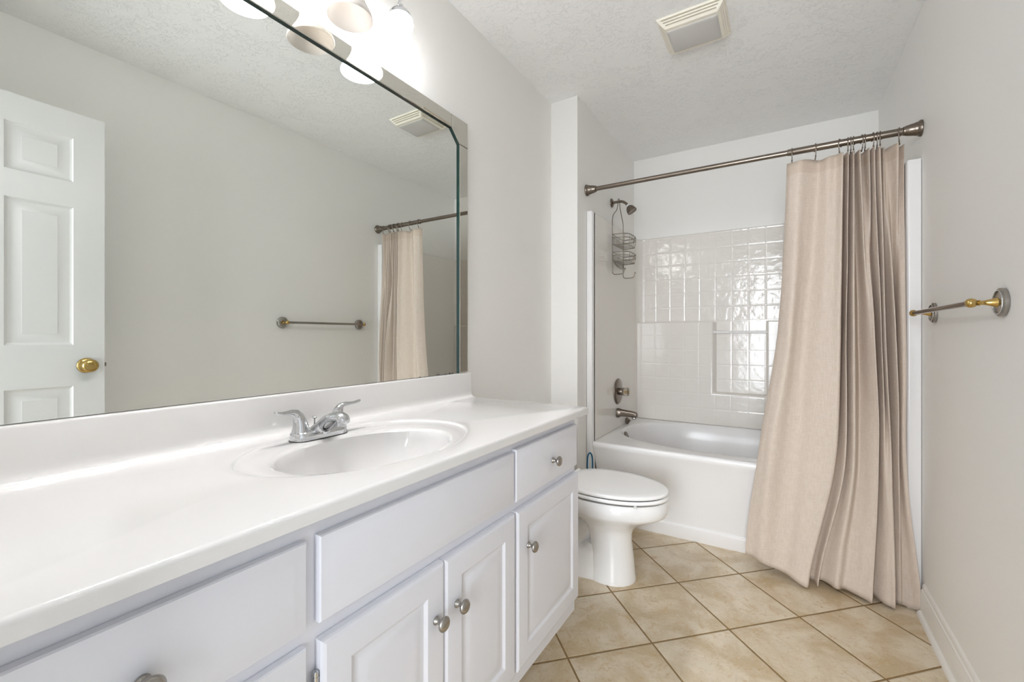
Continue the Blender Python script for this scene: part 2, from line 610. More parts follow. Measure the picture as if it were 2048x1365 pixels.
top = thing('vanity_countertop', (0.27, 0.7, CZ), 'glossy white countertop with moulded oval basin covering the vanity', 'countertop')
slab = obj('countertop_slab', make_counter(), 'marble', top, ang=50)
# backsplash with a cove at its foot
bm = BM()
prof = [(0.0, CZ - 0.001), (0.042, CZ - 0.001), (0.042, CZ + 0.0003), (0.034, CZ + 0.0012), (0.028, CZ + 0.0042), (0.0235, CZ + 0.010), (0.0215, CZ + 0.017), (0.0208, CZ + 0.026),
        (0.0205, 0.954), (0.019, 0.9583), (0.0155, 0.960), (0.0, 0.960)]
ys = [CY0, 1.4560, 1.4605, 1.4624]
rings = [[(0.0015 + d, y, z) for d, z in prof] for y in (CY0, 1.4590)]
loft(bm, rings)
obj('backsplash', bm, 'marble', top, ang=50, bevel=0.0015)
bm = BM()
lathe(bm, [(0.021, 0), (0.0215, 0.002), (0.018, 0.0035), (0.012, 0.004), (0.0115, 0.0025), (0, 0.002)], (0.2915, 0.6923, CZ - 0.1455), (0, 0, 1), 32)
obj('drain', bm, 'chrome', top, ang=40)

# ------------------------------------------------------------------ faucet
fau = thing('bathroom_faucet', (0.105, 0.69, CZ), 'chrome two-handle faucet standing behind the oval basin', 'faucet')
FYC, FXC, FZ = 0.692, 0.1165, CZ - 0.0052
def stadium(cx, cy, L, Wd, z, n=24):
    out = []
    for i in range(2 * n):
        a = pi * i / n
        s = L / 2 - Wd / 2
        out.append((cx + Wd / 2 * cos(a), cy + (s if sin(a) >= 0 else -s) + Wd / 2 * sin(a), z))
    return out
bm = BM()
loft(bm, [stadium(FXC, FYC, 0.151, 0.058, FZ), stadium(FXC, FYC, 0.151, 0.058, FZ + 0.012), stadium(FXC, FYC, 0.148, 0.055, FZ + 0.018), stadium(FXC, FYC, 0.141, 0.047, FZ + 0.0215)])
obj('base_plate', bm, 'chrome', fau, ang=50)
bm = BM()
loft(bm, [stadium(FXC, FYC, 0.154, 0.061, CZ - 0.0053), stadium(FXC, FYC, 0.154, 0.061, FZ + 0.0015)])
obj('gasket', bm, 'black', fau, ang=40)
for s in (-1, 1):
    yc = FYC + s * 0.051
    bm = BM()
    # hollow cone of the handle blending into a lever that sweeps outward
    rings = []
    path = [((0, 0, 0.020), 0.0215, 0.0215), ((0, 0.0, 0.034), 0.0185, 0.0185), ((0, 0.002, 0.048), 0.0155, 0.0155), ((0, 0.006, 0.060), 0.0125, 0.0125),
            ((0, 0.013, 0.0685), 0.0105, 0.0095), ((0.001, 0.024, 0.0725), 0.0095, 0.0065), ((0.003, 0.038, 0.0728), 0.0088, 0.0048), ((0.005, 0.052, 0.0735), 0.0092, 0.004), ((0.007, 0.064, 0.0765), 0.0085, 0.0034), ((0.008, 0.069, 0.079), 0.005, 0.002)]
    P = [Vector(p[0]) for p in path]
    for i, (p, a, b) in enumerate(path):
        t = (P[min(i + 1, len(P) - 1)] - P[max(i - 1, 0)]).normalized()
        if i == 0: t = Vector((0, 0, 1))
        xx = Vector((1, 0, 0)); xx = (xx - t * xx.dot(t)).normalized(); yy = t.cross(xx)
        rings.append([(FXC + (P[i] + a * cos(2 * pi * k / 24) * xx + b * sin(2 * pi * k / 24) * yy).x,
                       yc + s * (P[i] + a * cos(2 * pi * k / 24) * xx + b * sin(2 * pi * k / 24) * yy).y,
                       FZ + (P[i] + a * cos(2 * pi * k / 24) * xx + b * sin(2 * pi * k / 24) * yy).z) for k in range(24)])
    loft(bm, rings)
    obj('handle', bm, 'chrome', fau, ang=60)
# spout: flared body rising to a rounded nose
bm = BM()
sec = [(-0.027, 0.012, 0.012, 0.0048), (-0.018, 0.0235, 0.019, 0.0105), (0.004, 0.040, 0.022, 0.018), (0.030, 0.058, 0.0215, 0.0215), (0.052, 0.066, 0.0185, 0.0165), (0.070, 0.0705, 0.0175, 0.0145), (0.086, 0.0705, 0.0172, 0.0135), (0.098, 0.066, 0.0155, 0.012), (0.106, 0.0595, 0.011, 0.0085), (0.109, 0.055, 0.003, 0.0025)]
rings = []
for dx, zt, hw, hh in sec:
    rings.append([(FXC + dx, FYC + hw * cos(2 * pi * k / 28), FZ + zt - hh + hh * sin(2 * pi * k / 28)) for k in range(28)])
loft(bm, rings)
# skirt joining the spout to the base
rings = [[(FXC - 0.002 + c + a * cos(2 * pi * k / 28), FYC + b * sin(2 * pi * k / 28), FZ + z) for k in range(28)] for a, b, z, c in ((0.030, 0.036, 0.004, 0.0), (0.029, 0.032, 0.016, 0.004), (0.0265, 0.026, 0.028, 0.014), (0.022, 0.020, 0.040, 0.030), (0.010, 0.012, 0.050, 0.046))]
loft(bm, rings)
obj('spout', bm, 'chrome', fau, ang=60)
bm = BM()
lathe(bm, [(0.0112, 0), (0.0118, 0.002), (0.0118, 0.014), (0.0105, 0.018)], (FXC + 0.089, FYC, FZ + 0.036), (0, 0, 1), 28)
obj('aerator', bm, 'chrome', fau, ang=40)
bm = BM()
lathe(bm, [(0.0022, 0), (0.0022, 0.028), (0.003, 0.029), (0.0068, 0.0315), (0.0074, 0.0335), (0.005, 0.0355), (0, 0.036)], (FXC - 0.021, FYC, FZ + 0.014), (0, 0, 1), 20)
obj('lift_rod', bm, 'chrome', fau, ang=50)

# ------------------------------------------------------------------ wall mirror framed by mirror strips
MY0, MY1, MZ0, MZ1 = -0.04, 1.446, 0.9615, 1.991
mir = thing('wall_mirror', (0.003, 0.7, MZ0), 'large frameless-look wall mirror edged with narrow mirror strips above the backsplash', 'mirror')
bm = BM(); box(bm, 0.001, 0.0055, MY0, MY1 - 0.008, MZ0, MZ1 - 0.008); obj('mirror_glass', bm, 'mirror', mir, ang=0)
SW = 0.0545
def strip(name, poly):
    """polygon (y,z) laid on the glass, silvered face with a thin dark cut edge, slightly bevelled border"""
    bm = BM()
    n = len(poly)
    c = Vector((sum(p[0] for p in poly) / n, sum(p[1] for p in poly) / n))
    def ring(x, ins):
        out = []
        for i, (y, z) in enumerate(poly):
            p = Vector((y, z)); a = Vector(poly[i - 1]); b = Vector(poly[(i + 1) % n])
            e1 = (p - a).normalized(); e2 = (b - p).normalized()
            n1 = Vector((-e1.y, e1.x)); n2 = Vector((-e2.y, e2.x))
            if (c - p).dot(n1) < 0: n1 = -n1
            if (c - p).dot(n2) < 0: n2 = -n2
            m = (n1 + n2); m = m / max(m.dot(n1), 0.3)
            q = p + m * ins
            out.append((x, q.x, q.y))
        return out
    loft(bm, [ring(0.0056, 0), ring(0.0132, 0.0), ring(0.0146, 0.0028)])
    o = obj(name, bm, 'strip', mir, ang=10)
    o.data.materials.append(M['edge'])
    for p in o.data.polygons:
        if abs(p.normal.x) < 0.5:
            p.material_index = 1
    return o
CC = 0.103
strip('side_strip', [(MY1 - SW, MZ0), (MY1, MZ0), (MY1, MZ1 - CC - 0.001), (MY1 - SW, MZ1 - CC - 0.001)])
strip('top_strip', [(MY0 + CC + 0.001, MZ1 - SW), (MY1 - CC - 0.001, MZ1 - SW), (MY1 - CC - 0.001, MZ1), (MY0 + CC + 0.001, MZ1)])
strip('side_strip', [(MY0, MZ0), (MY0 + SW, MZ0), (MY0 + SW, MZ1 - CC - 0.001), (MY0, MZ1 - CC - 0.001)])
strip('corner_piece', [(MY1 - CC, MZ1 - SW), (MY1 - SW, MZ1 - CC), (MY1, MZ1 - CC), (MY1, MZ1), (MY1 - CC, MZ1)])
strip('corner_piece', [(MY0 + SW, MZ1 - CC), (MY0 + CC, MZ1 - SW), (MY0 + CC, MZ1), (MY0, MZ1), (MY0, MZ1 - CC)])

# ------------------------------------------------------------------ vanity light
vl = thing('vanity_light', (0.0, 0.706, 2.22), 'chrome bar vanity light with bell glass shades above the mirror', 'light fixture')
bm = BM()
def rrect_yz(x, y0, y1, z0, z1, r, n=6):
    out = []
    for (cy, cz, a0) in ((y1 - r, z1 - r, 0), (y0 + r, z1 - r, 90), (y0 + r, z0 + r, 180), (y1 - r, z0 + r, 270)):
        for k in range(n + 1):
            a = radians(a0 + 90 * k / n)
            out.append((x, cy + r * cos(a), cz + r * sin(a)))
    return out
loft(bm, [rrect_yz(0.001, 0.36, 1.052, 2.275, 2.37, 0.02), rrect_yz(0.018, 0.36, 1.052, 2.275, 2.37, 0.02), rrect_yz(0.026, 0.37, 1.042, 2.285, 2.36, 0.015)])
obj('backplate', bm, 'chrome', vl, ang=40)
for ly, lit in zip(LAMP_Y, LAMP_LIT):
    rz = LAMP_RIM_Z
    bm = BM()
    tube(bm, smooth_path([(0.02, ly, 2.322), (0.055, ly, 2.345), (0.088, ly, 2.335), (0.10, ly, 2.295), (0.10, ly, 2.22), (0.10, ly, 2.155)]), 0.005, 12)
    obj('arm', bm, 'chrome', vl, ang=60)
    bm = BM()
    lathe(bm, [(0.006, 0.032), (0.0095, 0.027), (0.0095, 0.021), (0.0065, 0.017), (0.009, 0.014), (0.016, 0.011), (0.026, 0.005), (0.0335, -0.004), (0.0365, -0.012), (0.0368, -0.017), (0.033, -0.0165), (0.030, -0.004)], (LAMP_X, ly, rz + 0.130), (0, 0, 1), 36)
    obj('shade_cap', bm, 'chrome', vl, ang=50)
    bm = BM()
    prof = [(0.0325, 0.119), (0.0375, 0.113), (0.0408, 0.103), (0.0412, 0.092), (0.0385, 0.080), (0.0365, 0.069), (0.0375, 0.057), (0.0425, 0.043), (0.050, 0.028), (0.0575, 0.015), (0.0612, 0.006), (0.0618, 0.001), (0.0605, -0.001), (0.0592, 0.001)]
    inner = [(r - 0.003, h) for r, h in prof[:-3]][::-1]
    lathe(bm, prof + inner, (LAMP_X, ly, rz), (0, 0, 1), 48, cap0=False, cap1=True)
    sh = obj('glass_shade', bm, 'lit' if lit else 'unlit', vl, ang=60)
    tag(sh, 'glowing white bell shade' if lit else 'unlit white bell shade')
    if lit:
        bm = BM()
        lathe(bm, [(0.011, 0.112), (0.0115, 0.092), (0.017, 0.078), (0.0235, 0.062), (0.0248, 0.050), (0.022, 0.037), (0.013, 0.027), (0, 0.024)], (LAMP_X, ly, rz), (0, 0, 1), 24)
        obj('light_bulb', bm, 'bulb', sh, ang=60)

# ------------------------------------------------------------------ ceiling exhaust fan grille
vf = thing('ceiling_vent_fan', (0.803, 2.0, H), 'cream louvered bathroom exhaust fan cover on the ceiling', 'vent fan')
fx0, fx1, fy0, fy1 = 0.672, 0.934, 1.879, 2.128
bm = BM()
def plate(bm, t0, t1, ins0, ins1):
    loft(bm, [[(fx0 + i, fy0 + i, H - t), (fx1 - i, fy0 + i, H - t), (fx1 - i, fy1 - i, H - t), (fx0 + i, fy1 - i, H - t)] for i, t in ((ins0, t0), (ins1, t1))])
plate(bm, 0.0005, 0.0085, 0, 0.002)
plate(bm, 0.0125, 0.0165, 0.007, 0.010)
plate(bm, 0.0200, 0.0240, 0.014, 0.017)
plate(bm, 0.0275, 0.0355, 0.021, 0.030)
# corner ribs tie the louvers together
for (cx_, cy_, sx, sy) in ((fx0, fy0, 1, 1), (fx1, fy0, -1, 1), (fx1, fy1, -1, -1), (fx0, fy1, 1, -1)):
    loft(bm, [[(cx_ + sx * (i + a), cy_ + sy * (i + b), H - t) for a, b in ((0, 0), (0.014, 0), (0.014, 0.014), (0, 0.014))] for i, t in ((0.002, 0.008), (0.022, 0.029))])
obj('louver_housing', bm, 'vent', vf, ang=30)
bm = BM()
loft(bm, [[(fx0 + i, fy0 + i, H - t), (fx1 - i, fy0 + i, H - t), (fx1 - i, fy1 - i, H - t), (fx0 + i, fy1 - i, H - t)] for i, t in ((0.022, 0.001), (0.034, 0.034))])
obj('slot_shade_core', bm, 'dark', vf, ang=30)  # dark slab standing in for the shade between the louvers
bm = BM()
def rr(z, x0, x1, y0, y1, r, n=5):
    out = []
    for (cx_, cy_, a0) in ((x1 - r, y1 - r, 0), (x0 + r, y1 - r, 90), (x0 + r, y0 + r, 180), (x1 - r, y0 + r, 270)):
        for k in range(n + 1):
            a = radians(a0 + 90 * k / n)
            out.append((cx_ + r * cos(a), cy_ + r * sin(a), z))
    return out
loft(bm, [rr(H - 0.034, 0.704, 0.902, 1.925, 2.082, 0.008), rr(H - 0.039, 0.705, 0.901, 1.926, 2.081, 0.008), rr(H - 0.0425, 0.711, 0.895, 1.932, 2.075, 0.01)])
obj('light_lens', bm, 'lens', vf, ang=40)

# ------------------------------------------------------------------ bathtub
TX0, TX1, TZ = 0.1965, 1.5555, 0.504
tub = thing('bathtub', (0.876, 2.9, 0), 'white alcove bathtub with sloping apron behind the toilet', 'bathtub')
def sq_ring(a, cx, cy, ax, ay, e):
    c, s = cos(a), sin(a)
    r = (abs(c) ** e + abs(s) ** e) ** (-1.0 / e)
    return cx + ax * r * c, cy + ay * r * s
bm = BM()
N = 192
cx_, cy_ = 0.876, 2.862
angs = [2 * pi * i / N for i in range(N)]
x0, x1, y0, y1 = TX0 + 0.0008, TX1 - 0.0008, 2.395, 3.283
for xx in (x0, x1):
    for yy in (y0, y1):
        c = math.atan2(yy - cy_, xx - cx_) % (2 * pi)
        k = min(range(N), key=lambda i: abs(angs[i] - c))
        angs[k] = c
def rect_pt(a):
    dx, dy = cos(a), sin(a)
    t = min((x1 - cx_) / dx if dx > 1e-9 else (x0 - cx_) / dx if dx < -1e-9 else 1e9, (y1 - cy_) / dy if dy > 1e-9 else (y0 - cy_) / dy if dy < -1e-9 else 1e9)
    return cx_ + t * dx, cy_ + t * dy
rings = [[(*rect_pt(a), TZ) for a in angs]]
def basin(ax, ay, e, z, dx=0.0):
    return [(*sq_ring(a, cx_ + dx, cy_, ax, ay, e), z) for a in angs]
rings += [basin(0.652, 0.392, 2.5, TZ), basin(0.643, 0.384, 2.5, TZ - 0.002), basin(0.636, 0.377, 2.5, TZ - 0.008), basin(0.630, 0.371, 2.5, TZ - 0.020), basin(0.615, 0.355, 2.6, 0.40, 0.004),
          basin(0.59, 0.33, 2.8, 0.25, 0.01), basin(0.56, 0.30, 3.0, 0.17, 0.015), basin(0.52, 0.265, 3.0, 0.135, 0.02), basin(0.3, 0.15, 2.5, 0.128, 0.02)]
loft(bm, rings, cap0=False, cap1=True)
# apron
prof = [(2.396, TZ), (2.388, TZ - 0.001), (2.3815, TZ - 0.005), (2.378, TZ - 0.013), (2.3785, TZ - 0.024), (2.383, TZ - 0.036), (2.391, TZ - 0.05), (2.404, 0.42), (2.5185, 0.085), (2.5175, 0.079), (2.511, 0.075), (2.5095, 0.068), (2.5275, 0.0), (2.60, 0.0), (2.60, TZ - 0.03)]
loft(bm, [[(x, y, z) for y, z in prof] for x in (TX0 + 0.0008, TX1 - 0.0008)])
shell = obj('tub_shell', bm, 'acrylic', tub, ang=40)
bm = BM()
lathe(bm, [(0.036, 0), (0.036, 0.004), (0.032, 0.0085), (0.018, 0.0105), (0, 0.011)], (0.2535, 2.815, 0.452), (1, 0, 0.18), 36)
lathe(bm, [(0.006, 0.010), (0.006, 0.02), (0.004, 0.022)], (0.2535, 2.815, 0.452), (1, 0, 0.18), 16)
obj('overflow_plate', bm, 'bronze', tub, ang=40)

# ------------------------------------------------------------------ moulded surround
sur = thing('tub_surround', (0.876, 3.0, TZ), 'glossy white moulded tub surround with embossed tile pattern on three alcove walls', 'tub surround')
def u_outline(off, r, yf, n=8):
    """plan of the inside face: down the left wall, across the back, up the right wall"""
    x0, x1, yb = TX0 - off, TX1 + off, 3.287 + off
    pts = [(x0, yf)]
    for k in range(n + 1):
        a = radians(180 - 90 * k / n)
        pts.append((x0 + r + r * cos(a), yb - r + r * sin(a)))
    for k in range(n + 1):
        a = radians(90 - 90 * k / n)
        pts.append((x1 - r + r * cos(a), yb - r + r * sin(a)))
    pts.append((x1, yf))
    return pts
bm = BM()
inn, out = u_outline(0, 0.06, 2.40), u_outline(0.0285, 0.03, 2.40)
inn2 = u_outline(0.006, 0.055, 2.40)
loft(bm, [[(x, y, TZ + 0.0005) for x, y in out], [(x, y, 1.832) for x, y in out], [(x, y, 1.832) for x, y in inn2], [(x, y, 1.826) for x, y in inn], [(x, y, TZ + 0.0005) for x, y in inn]], cap0=False, cap1=False, closed=False)
for xa, xb in ((0.1625, TX0 - 0.0005), (TX1 + 0.0005, 1.6005)):
    pass
obj('wall_panel', bm, 'surround', sur, ang=35)
for xa, xb, s in ((0.1625, TX0, 1), (TX1, 1.6005, -1)):
    bm = BM()
    xs = (xa, xb)
    yf, r = 2.368, 0.009
    xi = xb if s == 1 else xa          # edge towards the tub
    xo = xa if s == 1 else xb
    pl = [(xo, yf + 0.0015), (xi - s * r, yf)]
    for k in range(1, 7):
        a = radians(15 * k)
        pl.append((xi - s * r + s * r * sin(a), yf + r - r * cos(a)))
    pl += [(xi, 2.415), (xo, 2.415)]
    loft(bm, [[(x, y, z) for x, y in pl] for z in (0.0005, 1.831)])
    obj('edge_flange', bm, 'acrylic', sur, ang=40, bevel=0.003)
# raised lower panel with the recessed towel-rail niche
def grid_layer(bm, y, n0, n1, nz):
    return [[bm.verts.new((x, y, z)) for z in (TZ + 0.001, nz, 1.21)] for x in (0.2, n0, n1, 1.552)]
bm = BM()
B, A = grid_layer(bm, 3.2865, 0.739, 1.031, 0.732), grid_layer(bm, 3.246, 0.7165, 1.041, 0.7195)
for L in (A, B):
    for i in range(3):
        for j in range(2):
            if not (i == 1 and j == 1):
                bm.faces.new((L[i][j], L[i + 1][j], L[i + 1][j + 1], L[i][j + 1]))
loopij = [(0, 0), (1, 0), (2, 0), (3, 0), (3, 1), (3, 2), (2, 2), (2, 1), (1, 1), (1, 2), (0, 2), (0, 1)]
for k in range(12):
    (a, b), (c, d) = loopij[k], loopij[(k + 1) % 12]
    bm.faces.new((A[a][b], A[c][d], B[c][d], B[a][b]))
o = obj('lower_panel', bm, 'surround', sur, ang=40, bevel=0.007, seg=3)
bm = BM(); tube(bm, [(0.722, 3.262, 1.137), (1.038, 3.262, 1.137)], 0.0085, 16); obj('towel_rail', bm, 'acrylic', sur, ang=50)

# ------------------------------------------------------------------ shower fittings
WX = 0.1975      # face of the side panel
sh = thing('wall_shower', (JX, 2.806, 1.99), 'dark nickel shower head on a bent arm high on the alcove wall', 'shower head')
bm = BM()
lathe(bm, [(0.030, 0.0008), (0.030, 0.003), (0.026, 0.008), (0.016, 0.0125), (0.010, 0.014), (0.0095, 0.02)], (JX, 2.806, 1.9915), (1, 0, 0), 32)
obj('wall_flange', bm, 'bronze', sh, ang=40)
bm = BM()
tube(bm, smooth_path([(JX + 0.01, 2.806, 1.9915), (0.205, 2.806, 1.9925), (0.232, 2.806, 1.990), (0.254, 2.806, 1.977), (0.272, 2.806, 1.958)]), 0.0085, 14)
obj('shower_arm', bm, 'bronze', sh, ang=60)
ax = Vector((0.55, 0.0, -0.84))
bm = BM()
lathe(bm, [(0.010, 0), (0.0122, 0.002), (0.0122, 0.011), (0.010, 0.013)], Vector((0.268, 2.806, 1.9625)), ax, 20)
tag(obj('collar', bm, 'whiteplastic', sh, ang=40), 'pale collar')
bm = BM()
lathe(bm, [(0.010, 0.011), (0.0165, 0.015), (0.024, 0.024), (0.029, 0.036), (0.0315, 0.050), (0.032, 0.056), (0.030, 0.057), (0.0285, 0.054), (0, 0.052)], Vector((0.268, 2.806, 1.9625)), ax, 32)
obj('spray_head', bm, 'bronze', sh, ang=50)

cd = thing('shower_caddy', (0.212, 2.795, 1.52), 'two-tier wire shower caddy hanging from the shower arm', 'shower caddy')
cxp, yl, yr = 0.2125, 2.672, 2.890
wr = 0.0027
bm = BM()
tube(bm, smooth_path([(cxp, yl, 1.535), (cxp, yl, 1.70), (cxp, yl, 1.84), (cxp, yl + 0.025, 1.885), (cxp, 2.755, 1.925), (cxp, 2.778, 1.965), (cxp, 2.784, 2.000), (cxp, 2.800, 2.008), (cxp, 2.815, 2.000), (cxp, 2.820, 1.965), (cxp, 2.850, 1.915), (cxp, yr - 0.006, 1.87), (cxp, yr, 1.82), (cxp, yr, 1.70), (cxp, yr, 1.52)], 5), wr, 8)
obj('hanger_frame', bm, 'steel', cd, ang=60)
def basket(zf, zr, dep):
    bm = BM()
    xf = cxp + dep
    rail = smooth_path([(cxp, yl, zr), (cxp + 0.02, yl, zr), (xf - 0.025, yl + 0.012, zr), (xf, yl + 0.05, zr), (xf, yr - 0.05, zr), (xf - 0.025, yr - 0.012, zr), (cxp + 0.02, yr, zr), (cxp, yr, zr)], 5)
    tube(bm, rail, wr, 8)
    tube(bm, [p + Vector((0, 0, -0.022)) for p in rail], wr * 0.85, 8)
    tube(bm, [(cxp, yl, zr), (cxp, yr, zr)], wr * 0.85, 8)
    tube(bm, [(cxp, yl, zf), (cxp, yr, zf)], wr * 0.85, 8)
    low = [(cxp, yl, zf), (xf - 0.02, yl + 0.02, zf), (xf - 0.012, yl + 0.055, zf), (xf - 0.012, yr - 0.055, zf), (xf - 0.02, yr - 0.02, zf), (cxp, yr, zf)]
    tube(bm, smooth_path(low, 4), wr * 0.85, 8)
    for k in range(7):
        y = yl + 0.012 + (yr - yl - 0.024) * k / 6
        e = 0.022 if k in (0, 6) else 0.0
        tube(bm, smooth_path([(cxp, y, zr - 0.012), (cxp + 0.004, y, zf + 0.004), (cxp + 0.02, y, zf), (xf - 0.02 - e, y, zf), (xf - 0.005 - e, y, zf + 0.01), (xf - e, y, zr)], 3), wr * 0.6, 6)
    obj('wire_basket', bm, 'steel', cd, ang=60)
basket(1.690, 1.752, 0.098)
basket(1.588, 1.640, 0.098)
bm = BM()
tube(bm, smooth_path([(cxp, yl, 1.600), (cxp + 0.012, yl + 0.03, 1.565), (cxp + 0.018, 2.781, 1.548), (cxp + 0.012, yr - 0.03, 1.558), (cxp, yr, 1.595)], 5), wr, 8)
for k in range(7):
    y = yl + 0.04 + (yr - yl - 0.08) * k / 6
    tube(bm, [(cxp + 0.004, y, 1.588), (cxp + 0.018, y, 1.549)], wr * 0.6, 6)
obj('soap_cradle', bm, 'steel', cd, ang=60)
for y in (yl, yr):
    bm = BM()
    tube(bm, smooth_path([(cxp, y, 1.54), (cxp, y, 1.515), (cxp + 0.006, y, 1.503), (cxp + 0.02, y, 1.498), (cxp + 0.062, y, 1.499), (cxp + 0.072, y, 1.506), (cxp + 0.08, y, 1.527)], 5), wr, 8)
    lathe(bm, [(0.001, -0.005), (0.004, -0.003), (0.005, 0), (0.004, 0.003), (0.001, 0.005)], (cxp + 0.081, y, 1.530), (0, 0, 1), 12)
    obj('razor_hook', bm, 'steel', cd, ang=60)

vlv = thing('shower_valve', (WX, 2.826, 0.746), 'round nickel shower valve with clear acrylic knob above the tub spout', 'shower valve')
bm = BM()
lathe(bm, [(0.084, 0.0005), (0.084, 0.003), (0.080, 0.008), (0.066, 0.0115), (0.045, 0.0135), (0.028, 0.0145)], (WX, 2.826, 0.746), (1, 0, 0), 48)
obj('escutcheon', bm, 'bronze', vlv, ang=40)
bm = BM()
lathe(bm, [(0.024, 0.012), (0.0245, 0.030), (0.022, 0.034)], (WX, 2.826, 0.746), (1, 0, 0), 32)
obj('stem', bm, 'bronze', vlv, ang=40)
bm = BM()
F = frame((1, 0, 0))
rings = []
for r, h in ((0.019, 0.034), (0.0255, 0.037), (0.0235, 0.047), (0.0275, 0.060), (0.0265, 0.069), (0.019, 0.073)):
    rings.append([Vector((WX, 2.826, 0.746)) + F @ Vector((r * (1 + 0.07 * cos(8 * 2 * pi * k / 64)) * cos(2 * pi * k / 64), r * (1 + 0.07 * cos(8 * 2 * pi * k / 64)) * sin(2 * pi * k / 64), h)) for k in range(64)])
loft(bm, rings)
kb = obj('acrylic_knob', bm, 'clear', vlv, ang=30)
tag(kb, 'clear acrylic knob')
bm = BM()
lathe(bm, [(0.009, 0.030), (0.009, 0.070), (0.012, 0.0735), (0.010, 0.0755), (0, 0.076)], (WX, 2.826, 0.746), (1, 0, 0), 20)
obj('knob_core', bm, 'brass', kb, ang=40)

sp = thing('tub_spout', (WX, 2.816, 0.606), 'nickel tub spout on the alcove wall above the tub rim', 'tub spout')
bm = BM()
def spsec(dx, zc, hw, hh, e=3.0):
    return [(WX + dx, *(lambda p: (2.816 + p[0], zc + p[1]))(sq_ring(2 * pi * k / 28, 0, 0, hw, hh, e))) for k in range(28)]
loft(bm, [spsec(0.0008, 0.606, 0.031, 0.0305), spsec(0.014, 0.606, 0.031, 0.0305), spsec(0.022, 0.607, 0.027, 0.0255), spsec(0.03, 0.608, 0.0255, 0.0235), spsec(0.085, 0.606, 0.0235, 0.0205), spsec(0.117, 0.603, 0.0225, 0.019), spsec(0.127, 0.601, 0.021, 0.0175), spsec(0.130, 0.6, 0.016, 0.013)])
obj('spout_body', bm, 'bronze', sp, ang=45)
bm = BM()
lathe(bm, [(0.013, 0), (0.0145, 0.002), (0.0145, 0.012), (0.013, 0.014)], (WX + 0.111, 2.816, 0.5735), (0, 0, 1), 24)
obj('outlet', bm, 'chrome', sp, ang=40)

st = thing('drain_stopper', (0.2265, 2.985, TZ), 'dark round tub stopper leaning on the tub ledge below the spout', 'drain stopper')
bm = BM()
lathe(bm, [(0.022, 0), (0.0235, 0.003), (0.022, 0.008), (0.013, 0.012), (0.0095, 0.017), (0.0105, 0.022), (0.007, 0.025), (0, 0.025)], (0.2075, 2.985, TZ + 0.0225), (1, -0.25, 0.12), 28)
obj('stopper_disc', bm, 'bronze', st, ang=40)

# ------------------------------------------------------------------ toilet
TY = 1.978
wc = thing('toilet', (0.35, TY, 0), 'white elongated toilet with closed lid between the vanity and the tub', 'toilet')
def egg(xb, xf, hw, z, n=56, e=2.0, sh=0.42):
    """plan outline: rounded back, longer tapering front"""
    xc = xb + (xf - xb) * sh
    out = []
    for k in range(n):
        a = 2 * pi * k / n
        c, s = cos(a), sin(a)
        if c >= 0:
            x = xc + (xf - xc) * c; y = hw * s
        else:
            r = (abs(c) ** 2.6 + abs(s) ** 2.6) ** (-1 / 2.6)
            x = xc + (xc - xb) * c * r; y = hw * s * r
        out.append((x, TY + y, z))
    return out
bm = BM()
loft(bm, [egg(0.345, 0.557, 0.100, 0.0, sh=0.5), egg(0.345, 0.557, 0.100, 0.012, sh=0.5), egg(0.348, 0.553, 0.096, 0.03, sh=0.5), egg(0.352, 0.547, 0.090, 0.10, sh=0.5), egg(0.350, 0.538, 0.085, 0.175, sh=0.5),
          egg(0.342, 0.540, 0.089, 0.212, sh=0.5), egg(0.330, 0.550, 0.094, 0.236, sh=0.48), egg(0.306, 0.582, 0.112, 0.262, sh=0.46), egg(0.272, 0.628, 0.140, 0.288, sh=0.44), egg(0.246, 0.674, 0.168, 0.310, sh=0.43),
          egg(0.232, 0.692, 0.181, 0.321, sh=0.42),
          egg(0.227, 0.699, 0.186, 0.331, sh=0.42), egg(0.218, 0.705, 0.190, 0.356, sh=0.42), egg(0.222, 0.700, 0.186, 0.378, sh=0.42), egg(0.228, 0.694, 0.180, 0.388, sh=0.42)])
# low rear foot
loft(bm, [egg(0.10, 0.52, 0.100, 0.0, sh=0.45), egg(0.10, 0.52, 0.100, 0.012, sh=0.45), egg(0.104, 0.51, 0.095, 0.04, sh=0.45), egg(0.13, 0.50, 0.088, 0.068, sh=0.5), egg(0.20, 0.49, 0.080, 0.09, sh=0.5), egg(0.29, 0.48, 0.076, 0.115, sh=0.5), egg(0.33, 0.47, 0.07, 0.15, sh=0.5)])
# trapway
tube(bm, smooth_path([(0.36, TY, 0.25), (0.30, TY, 0.17), (0.255, TY, 0.12), (0.215, TY, 0.13), (0.18, TY, 0.20), (0.15, TY, 0.29), (0.12, TY, 0.20), (0.115, TY, 0.05)]), 0.052, 16)
# shelf that carries the tank
loft(bm, [egg(0.03, 0.30, 0.12, 0.30, sh=0.5), egg(0.02, 0.31, 0.15, 0.335, sh=0.5), egg(0.018, 0.31, 0.155, 0.386, sh=0.5)])
obj('bowl', bm, 'porcelain', wc, ang=50)
def lid_like(z0, z1, xb, xf, hw, r, dome=0.0):
    bm = BM()
    rg = [egg(xb + r, xf - r, hw - r, z0), egg(xb + r * 0.3, xf - r * 0.3, hw - r * 0.3, z0 + r * 0.3), egg(xb, xf, hw, z0 + r), egg(xb, xf, hw, z1 - r), egg(xb + r * 0.3, xf - r * 0.3, hw - r * 0.3, z1 - r * 0.3), egg(xb + r, xf - r, hw - r, z1)]
    for k in (0.8, 0.55, 0.3):
        mx = (xb + xf) / 2
        rg.append(egg(mx + (xb - mx) * k, mx + (xf - mx) * k, hw * k, z1 + dome * (1 - k * k)))
    loft(bm, rg)
    return bm
obj('toilet_seat', lid_like(0.3955, 0.4105, 0.236, 0.703, 0.186, 0.006), 'seat', wc, ang=50)
